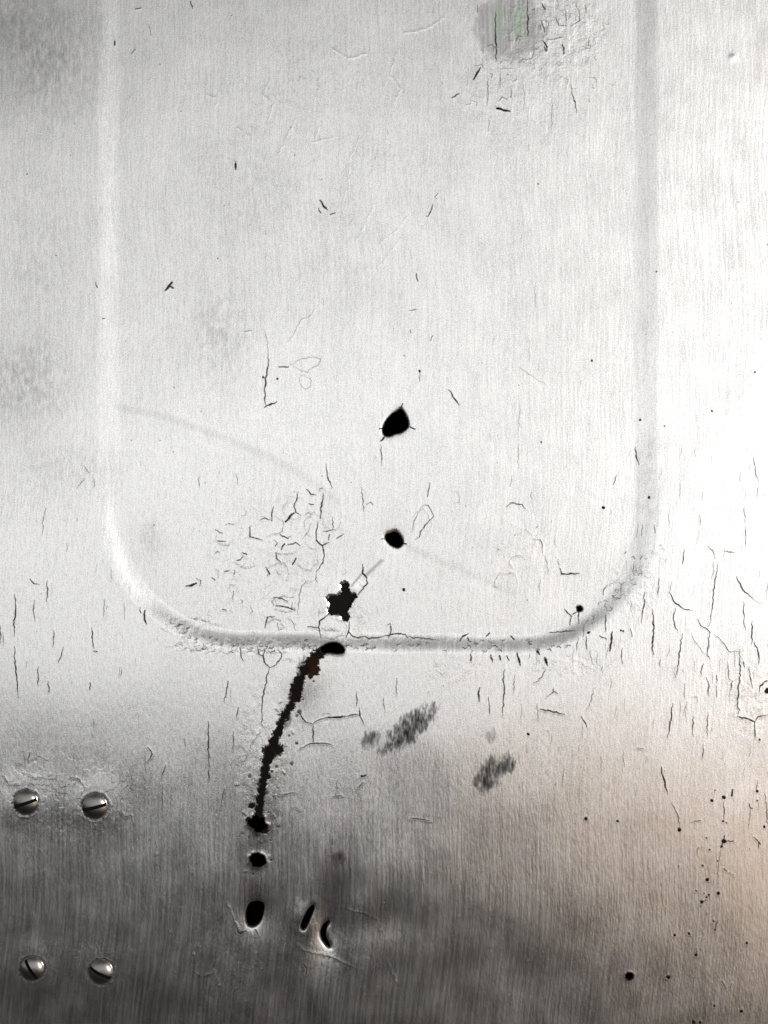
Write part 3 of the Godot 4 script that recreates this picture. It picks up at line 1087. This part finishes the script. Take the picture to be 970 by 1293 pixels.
func pits() -> void:
	for q in [[763, 641, 2.6], [820, 628, 2.1], [740, 1034, 2.7], [780, 1037, 2.0], [858, 1048, 2.8], [899, 1011, 2.3], [914, 1007, 2.7], [956, 999, 2.4], [913, 1037, 1.7], [917, 1039, 1.2], [965, 1044, 2.2], [914, 1062, 3.3], [911, 1069, 2.0], [893, 1111, 2.7], [907, 1128, 2.8], [879, 1125, 1.5], [886, 1139, 2.5], [895, 1130, 1.9], [892, 1133, 1.6], [889, 1128, 1.2], [852, 1181, 2.3], [870, 1179, 2.1], [903, 1174, 1.8], [901, 1163, 1.7], [943, 1191, 2.2], [879, 1206, 2.4], [844, 1234, 3.2], [902, 1270, 2.2], [936, 1277, 2.6], [876, 1291, 3.2], [884, 1291, 2.6], [969, 872, 4.0], [959, 934, 1.6], [510, 745, 2.2], [530, 468, 1.9], [748, 455, 1.6], [809, 530, 1.7], [899, 519, 1.7], [953, 470, 1.5], [839, 538, 1.2], [684, 558, 1.3], [667, 927, 2.2], [784, 796, 1.5], [787, 797, 1.5], [679, 823, 2.1], [743, 799, 1.9], [457, 980, 1.8], [332, 476, 1.6], [350, 478, 1.6], [829, 343, 1.2], [680, 231, 1.2], [956, 1011, 1.4], [903, 998, 1.2], [887, 1093, 1.5], [906, 1087, 1.3], [857, 1094, 1.2], [892, 1058, 1.3], [896, 1073, 1.4]]:
		dot(q[0], q[1], q[2] * 0.85)


func random_marks() -> void:
	# the many hairlines too fine to follow one by one
	for i in 150:
		var u := rng.randf_range(640, 975)
		var v := rng.randf_range(560, 1010)
		if field_dist(u, v) < 5.0 and rng.randf() < 0.85:
			continue
		var l := rng.randf_range(4, 22)
		stroke(rng.randf_range(0.7, 1.2), [u, v, u + rng.randf_range(-2, 1), v + l * 0.5, u + rng.randf_range(-3, 1), v + l], rng.randf_range(0.15, 0.6), 0.4, false)
	for i in 70:
		var u := rng.randf_range(-10, 300)
		var v := rng.randf_range(600, 1240)
		if field_dist(u, v) < 8.0:
			continue
		var l := rng.randf_range(4, 24)
		stroke(rng.randf_range(0.7, 1.2), [u, v, u + rng.randf_range(-1, 1), v + l * 0.5, u + rng.randf_range(-1.5, 1.5), v + l], rng.randf_range(0.2, 0.6), 0.15, false)
	for i in 120:
		var u := rng.randf_range(150, 800)
		var v := rng.randf_range(0, 790)
		var l := rng.randf_range(3, 14)
		stroke(rng.randf_range(0.6, 1.0), [u, v, u + rng.randf_range(-2, 2), v + l], rng.randf_range(0.1, 0.35), 0.5, false)
	for i in 55:
		var u := rng.randf_range(240, 440) if i < 20 else rng.randf_range(590, 780)
		var v := rng.randf_range(620, 800) if i < 20 else rng.randf_range(0, 130)
		var a := rng.randf() * TAU
		var l := rng.randf_range(2, 7)
		stroke(rng.randf_range(0.8, 1.5), [u, v, u + cos(a) * l, v + sin(a) * l, u + cos(a + 0.7) * l * 1.6, v + sin(a + 0.7) * l * 1.6], rng.randf_range(0.2, 0.6), 0.9, false)
	for i in 110:
		# crumbled paint under the border
		var u := rng.randf_range(215, 400) if i < 60 else rng.randf_range(420, 720)
		var v := 814.0 + rng.randf_range(-4, 8)
		if u < 290.0:
			v -= pow((290.0 - u) / 75.0, 2.0) * 30.0
		var a := rng.randf() * TAU
		stroke(rng.randf_range(0.8, 1.8), [u, v, u + cos(a) * 3.0, v + sin(a) * 2.0, u + cos(a + 0.9) * 5.0, v + sin(a + 0.9) * 3.0], rng.randf_range(0.3, 0.8), 1.4, false)
	for i in 40:
		var a := Vector2(740, 775).lerp(Vector2(825, 690), rng.randf()) + Vector2(rng.randfn(6, 6), rng.randfn(6, 6))
		var t := rng.randf() * TAU
		stroke(rng.randf_range(0.7, 1.4), [a.x, a.y, a.x + cos(t) * 3.0, a.y + sin(t) * 3.0, a.x + cos(t + 0.9) * 5.0, a.y + sin(t + 0.9) * 5.0], rng.randf_range(0.2, 0.6), 0.8, false)
	for i in 160:
		var u := rng.randf_range(-10, 980)
		var v := rng.randf_range(-10, 1300)
		groove(Vector2(u, v), Vector2(u + rng.randf_range(-1, 1), v + rng.randf_range(-1, 1)), rng.randf_range(0.3, 0.8), rng.randf_range(0.2, 0.7), 0.6)


# ---------------------------------------------------------------- materials

func layer(sd: int, f: float, w: int, h: int, oct := 3) -> PackedByteArray:
	var n := FastNoiseLite.new()
	n.seed = sd
	n.frequency = f
	n.fractal_octaves = oct
	var im := n.get_image(w, h)
	if w != TW or h != TH:
		im.resize(TW, TH, Image.INTERPOLATE_CUBIC)
	im.convert(Image.FORMAT_L8)
	return im.get_data()


func make_materials() -> void:
	var A := layer(1, 0.17, TW, 80, 3)
	var B := layer(2, 0.05, TW, 26, 2)
	var C := layer(3, 0.045, 420, 500, 4)
	var G := layer(4, 0.42, TW, TH, 2)
	var F := layer(6, 0.24, TW, 420, 2)
	var n := TW * TH
	var alb := PackedByteArray()
	alb.resize(n * 3)
	var orm := PackedByteArray()
	orm.resize(n * 3)
	var hgt := PackedFloat32Array()
	hgt.resize(n)
	# the brush strokes wander a little and lean over towards the foot of the sheet
	for i in n:
		var row := i / TW
		var sway := int(5.0 * sin(row * 0.0061) + 3.0 * sin(row * 0.017 + 1.0) + 0.00003 * row * maxf(row - 900.0, 0.0))
		var a := A[clampi(i + sway, 0, n - 1)] - 128.0
		var b := B[clampi(i + sway * 2, 0, n - 1)] - 128.0
		var c := C[i] - 128.0
		var g := G[i] - 128.0
		var f := F[i] - 128.0
		var d := DARK[i]
		var gr := GRIME_SHADE[i]
		var lip := LIP[i]
		var hs := HS[i]
		# heights in units of 0.05 mm
		hgt[i] = 10.0 + a * 0.0020 + b * 0.0014 + f * 0.0017 + g * 0.0007 + c * 0.0014 + hs * 0.65 + lip * 0.42 - d * d * 0.6
		var t := 239.0 + a * 0.09 + g * 0.36 + f * 0.10 + c * 0.05
		if TONE[i] != 0.0:
			t *= 1.0 + TONE[i]
		var r := t
		var gg := t
		var bb := t * 0.997
		var ro := 56.0 + a * 0.06 + c * 0.05 + g * 0.04
		var me := 255.0
		var ba := BARE[i]
		if ba > 0.0:
			var px := (i % TW + 0.5) / TK + T0
			var gn := clampf((a + 20.0) * 0.02, 0.0, 1.0) * ba * (exp(-pow((px - 630.0) / 5.0, 2.0)) + exp(-pow((px - 657.0) / 6.0, 2.0))) * clampf((row / TK + T0 - 2.0) * 0.1, 0.0, 1.0) * clampf((48.0 - row / TK - T0) * 0.15, 0.0, 1.0)
			var v := 186.0 + a * 0.18 + g * 0.14
			r = lerpf(r, v - gn * 44.0, ba)
			gg = lerpf(gg, v + gn * 8.0, ba)
			bb = lerpf(bb, v - gn * 38.0, ba)
			ro = lerpf(ro, 74.0, ba)
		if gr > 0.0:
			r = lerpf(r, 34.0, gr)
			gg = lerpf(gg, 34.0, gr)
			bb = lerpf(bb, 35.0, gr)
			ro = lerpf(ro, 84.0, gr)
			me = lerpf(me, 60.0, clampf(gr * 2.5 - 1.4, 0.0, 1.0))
		if d > 0.0:
			var ru := RUST[i]
			r = lerpf(r, 10.0 + ru * 36.0, d)
			gg = lerpf(gg, 9.5 + ru * 8.0, d)
			bb = lerpf(bb, 9.0 - ru * 2.0, d)
			ro = lerpf(ro, 110.0, d)
			me = lerpf(me, 0.0, clampf(d * 3.0 - 2.0, 0.0, 1.0))
		var k := i * 3
		alb[k] = clampi(int(r), 0, 255)
		alb[k + 1] = clampi(int(gg), 0, 255)
		alb[k + 2] = clampi(int(bb), 0, 255)
		orm[k] = 255
		orm[k + 1] = clampi(int(ro), 0, 255)
		orm[k + 2] = clampi(int(me), 0, 255)
	var m := ORMMaterial3D.new()
	m.albedo_texture = ImageTexture.create_from_image(Image.create_from_data(TW, TH, false, Image.FORMAT_RGB8, alb))
	m.orm_texture = ImageTexture.create_from_image(Image.create_from_data(TW, TH, false, Image.FORMAT_RGB8, orm))
	m.heightmap_enabled = true
	m.heightmap_texture = ImageTexture.create_from_image(Image.create_from_data(TW, TH, false, Image.FORMAT_RF, hgt.to_byte_array()))
	m.heightmap_scale = 0.005
	m.texture_repeat = false
	m.metallic_specular = 0.12
	sheet_mat = m
	# the sheet beyond: the same paint without the marks
	var tile := 512
	var ta := Image.create(tile, tile, false, Image.FORMAT_RGB8)
	var to := Image.create(tile, tile, false, Image.FORMAT_RGB8)
	var hh := PackedFloat32Array()
	hh.resize(tile * tile)
	for y in tile:
		for x in tile:
			var i := (y + 300) * TW + x + 400
			var a := A[i] - 128.0
			var g := G[i] - 128.0
			hh[y * tile + x] = 10.0 + a * 0.0023 + g * 0.001 + (F[i] - 128.0) * 0.0016
			var t := (239.0 + a * 0.13 + g * 0.38) / 255.0
			ta.set_pixel(x, y, Color(t, t, t))
			to.set_pixel(x, y, Color(1.0, (56.0 + a * 0.05) / 255.0, 1.0))
	var m2 := ORMMaterial3D.new()
	m2.albedo_texture = ImageTexture.create_from_image(ta)
	m2.orm_texture = ImageTexture.create_from_image(to)
	m2.heightmap_enabled = true
	m2.heightmap_texture = ImageTexture.create_from_image(Image.create_from_data(tile, tile, false, Image.FORMAT_RF, hh.to_byte_array()))
	m2.heightmap_scale = 0.005
	m2.uv1_scale = Vector3(1090.0 * TK / tile, 1413.0 * TK / tile, 1)
	margin_mat = m2
	wall_mat = StandardMaterial3D.new()
	wall_mat.albedo_color = Color(0.16, 0.13, 0.12)
	wall_mat.roughness = 0.9
	wall_mat.metallic = 0.3
	cavity_mat = StandardMaterial3D.new()
	cavity_mat.albedo_color = Color(0.07, 0.065, 0.06)
	cavity_mat.roughness = 1.0


# ---------------------------------------------------------------- meshes

func commit(called: String, label: String, arrays: Array, m: Material, parent: Node3D) -> MeshInstance3D:
	var me := ArrayMesh.new()
	me.add_surface_from_arrays(Mesh.PRIMITIVE_TRIANGLES, arrays)
	me.surface_set_material(0, m)
	var mi := MeshInstance3D.new()
	mi.name = called
	mi.mesh = me
	if label:
		mi.set_meta("label", label)
	parent.add_child(mi, true)
	return mi


func at(u: float, v: float, z: float) -> Vector3:
	return Vector3((u - CU) * S, (CV - v) * S, z)


func build_panel() -> void:
	var panel := Node3D.new()
	panel.name = "metal_panel"
	panel.transform = frame
	panel.set_meta("label", "weathered silver painted sheet metal panel with a recessed round cornered field, cracks and holes")
	panel.set_meta("category", "metal panel")
	add_child(panel)
	var N := NU * NV
	var pos := PackedVector3Array()
	pos.resize(N)
	var nor := PackedVector3Array()
	nor.resize(N)
	var uv := PackedVector2Array()
	uv.resize(N)
	var k := 0
	for j in NV:
		var ja := maxi(j - 1, 0) * NU
		var jb := mini(j + 1, NV - 1) * NU
		var dv := (vs[mini(j + 1, NV - 1)] - vs[maxi(j - 1, 0)]) * S
		for i in NU:
			var ia := maxi(i - 1, 0)
			var ib := mini(i + 1, NU - 1)
			pos[k] = Vector3((PU[k] - CU) * S, (CV - PV[k]) * S, Z[k])
			var dx := (Z[j * NU + ib] - Z[j * NU + ia]) / ((us[ib] - us[ia]) * S)
			var dy := (Z[jb + i] - Z[ja + i]) / dv
			nor[k] = Vector3(-dx, dy, 1.0).normalized()
			uv[k] = Vector2((PU[k] - T0) / 1090.0, (PV[k] - T0) / 1412.857)
			k += 1
	var lists: Array = []
	for p in part_names.size():
		lists.append(PackedInt32Array())
	for p in lists.size():
		lists[p] = PackedInt32Array()
	var counts := PackedInt32Array()
	counts.resize(part_names.size())
	for j in NV - 1:
		for i in NU - 1:
			var c := CELL[j * NU + i]
			if c >= 0:
				counts[c] += 1
	for p in lists.size():
		var l := PackedInt32Array()
		l.resize(counts[p])
		lists[p] = l
	var order := PackedInt32Array()
	var start := PackedInt32Array()
	start.resize(part_names.size() + 1)
	var total := 0
	for p in part_names.size():
		start[p] = total
		total += counts[p]
	start[part_names.size()] = total
	order.resize(total)
	var fill := start.duplicate()
	for j in NV - 1:
		for i in NU - 1:
			var q := j * NU + i
			var c := CELL[q]
			if c >= 0:
				order[fill[c]] = q
				fill[c] += 1
	var mark := PackedInt32Array()
	mark.resize(N)
	mark.fill(-1)
	var loc := PackedInt32Array()
	loc.resize(N)
	var made := {}
	for p in part_names.size():
		if counts[p] == 0:
			continue
		var P := PackedVector3Array()
		var Q := PackedVector3Array()
		var W := PackedVector2Array()
		var idx := PackedInt32Array()
		idx.resize(counts[p] * 6)
		var o := 0
		for e in range(start[p], start[p + 1]):
			var c := order[e]
			for v in [c, c + 1, c + NU, c + NU + 1]:
				if mark[v] != p:
					mark[v] = p
					loc[v] = P.size()
					P.append(pos[v])
					Q.append(nor[v])
					W.append(uv[v])
			var a := loc[c]
			var b := loc[c + 1]
			var d := loc[c + NU]
			var f := loc[c + NU + 1]
			idx[o] = a
			idx[o + 1] = b
			idx[o + 2] = f
			idx[o + 3] = a
			idx[o + 4] = f
			idx[o + 5] = d
			o += 6
		var arr := []
		arr.resize(Mesh.ARRAY_MAX)
		arr[Mesh.ARRAY_VERTEX] = P
		arr[Mesh.ARRAY_NORMAL] = Q
		arr[Mesh.ARRAY_TEX_UV] = W
		arr[Mesh.ARRAY_INDEX] = idx
		made[p] = commit(part_names[p], part_labels[p], arr, margin_mat if p == 0 else sheet_mat, panel)
	# the cut edges of the holes
	for h in holes:
		var st := SurfaceTool.new()
		st.begin(Mesh.PRIMITIVE_TRIANGLES)
		var gone: Dictionary = h[1]
		for c in gone:
			for e in [[-1, c, c + NU], [1, c + NU + 1, c + 1], [-NU, c + 1, c], [NU, c + NU, c + NU + 1]]:
				if not gone.has(c + e[0]):
					var a: Vector3 = pos[e[1]]
					var b: Vector3 = pos[e[2]]
					var back := Vector3(0, 0, -0.0014)
					for q in [a, b, b + back, a, b + back, a + back]:
						st.add_vertex(q)
		st.generate_normals()
		var mi := MeshInstance3D.new()
		mi.name = "torn_edge"
		mi.mesh = st.commit()
		mi.material_override = wall_mat
		if made.has(h[0]):
			made[h[0]].add_child(mi, true)
		else:
			panel.add_child(mi, true)
	# the closed, dark box behind the sheet
	var x0: float = (us[0] - CU) * S
	var x1: float = (us[NU - 1] - CU) * S
	var y1: float = (CV - vs[0]) * S
	var y0: float = (CV - vs[NV - 1]) * S
	var st2 := SurfaceTool.new()
	st2.begin(Mesh.PRIMITIVE_TRIANGLES)
	add_box(st2, Vector3(x0, y0, -0.07), Vector3(x1, y1, -0.05))
	add_box(st2, Vector3(x0 - 0.004, y0, -0.05), Vector3(x0 + 0.02, y1, 0.0025))
	add_box(st2, Vector3(x1 - 0.02, y0, -0.05), Vector3(x1 + 0.004, y1, 0.0025))
	add_box(st2, Vector3(x0 + 0.02, y1 - 0.02, -0.05), Vector3(x1 - 0.02, y1 + 0.004, 0.0025))
	add_box(st2, Vector3(x0 + 0.02, y0 - 0.004, -0.05), Vector3(x1 - 0.02, y0 + 0.02, 0.0025))
	st2.generate_normals()
	var mi2 := MeshInstance3D.new()
	mi2.name = "backing_case"
	mi2.mesh = st2.commit()
	mi2.material_override = cavity_mat
	panel.add_child(mi2, true)


func add_box(st: SurfaceTool, lo: Vector3, hi: Vector3) -> void:
	var b := BoxMesh.new()
	b.size = hi - lo
	st.append_from(b, 0, Transform3D(Basis(), (lo + hi) * 0.5))


func height_at(u: float, v: float) -> float:
	return Z[(fv0 + int(round((v - T0) / STEP))) * NU + fu0 + int(round((u - T0) / STEP))]


func screws() -> void:
	var steel := StandardMaterial3D.new()
	steel.metallic = 1.0
	steel.albedo_color = Color(0.56, 0.555, 0.54)
	steel.roughness = 0.28
	steel.heightmap_enabled = true
	steel.uv1_triplanar = true
	steel.uv1_scale = Vector3(120, 120, 120)
	steel.heightmap_texture = noise_tex(17, 0.02, 128, 128)
	steel.heightmap_scale = 0.004
	var grime := StandardMaterial3D.new()
	grime.albedo_color = Color(0.06, 0.055, 0.05)
	grime.metallic_specular = 0.1
	grime.roughness = 0.9
	var spec := [
		[33.0, 1013.0, 15.5, 17.0, "slotted screw with its slot rising gently to the right, left one of the upper pair"],
		[120.0, 1018.0, 16.0, 13.0, "slotted screw with a chipped tab of cracked paint just below its head"],
		[41.0, 1223.0, 15.0, -58.0, "slotted screw whose slot runs steeply down, nearest the lower left corner"],
		[128.0, 1227.0, 15.2, -27.0, "slotted screw in the lower pair with its slot sloping gently down to the right"],
	]
	for s in spec:
		var r: float = s[2] * S
		var root := Node3D.new()
		root.name = "slotted_screw"
		add_child(root, true)
		root.set_meta("label", s[4])
		root.set_meta("category", "screw")
		root.set_meta("group", "slotted screws at the lower left of the panel")
		var z := height_at(s[0], s[1]) - 0.0003
		root.transform = frame * Transform3D(Basis(Vector3.BACK, deg_to_rad(s[3])), at(s[0], s[1], z))
		# head: turned profile, its slot cut out
		var rise := r * 0.50
		var prof := PackedVector2Array([Vector2(0, -0.0006), Vector2(r * 0.96, -0.0006), Vector2(r, 0.0)])
		for i in 13:
			var a := i / 12.0
			# a domed head with a tight shoulder
			var rad := r * cos(a * PI * 0.5)
			prof.append(Vector2(rad if i < 12 else 0.0, 0.0003 + rise * pow(sin(a * PI * 0.5), 0.85)))
		var head := CSGCombiner3D.new()
		head.name = "head"
		head.rotation_degrees.x = 90.0
		var dome := CSGPolygon3D.new()
		dome.polygon = prof
		dome.mode = CSGPolygon3D.MODE_SPIN
		dome.spin_sides = 40
		dome.smooth_faces = true
		dome.material = steel
		head.add_child(dome)
		var slot := CSGBox3D.new()
		slot.operation = CSGShape3D.OPERATION_SUBTRACTION
		slot.size = Vector3(r * 2.2, rise * 2.0, r * 0.27)
		slot.position = Vector3(0, 0.0003 + rise * 1.30, 0)
		slot.material = grime
		head.add_child(slot)
		root.add_child(head, true)
		var dirt := MeshInstance3D.new()
		dirt.name = "slot_grime"
		var bm := BoxMesh.new()
		bm.size = Vector3(r * 1.7, r * 0.25, 0.0003)
		dirt.mesh = bm
		dirt.material_override = grime
		dirt.position = Vector3(0, 0, 0.0003 + rise * 0.30 + 0.0001)
		root.add_child(dirt, true)
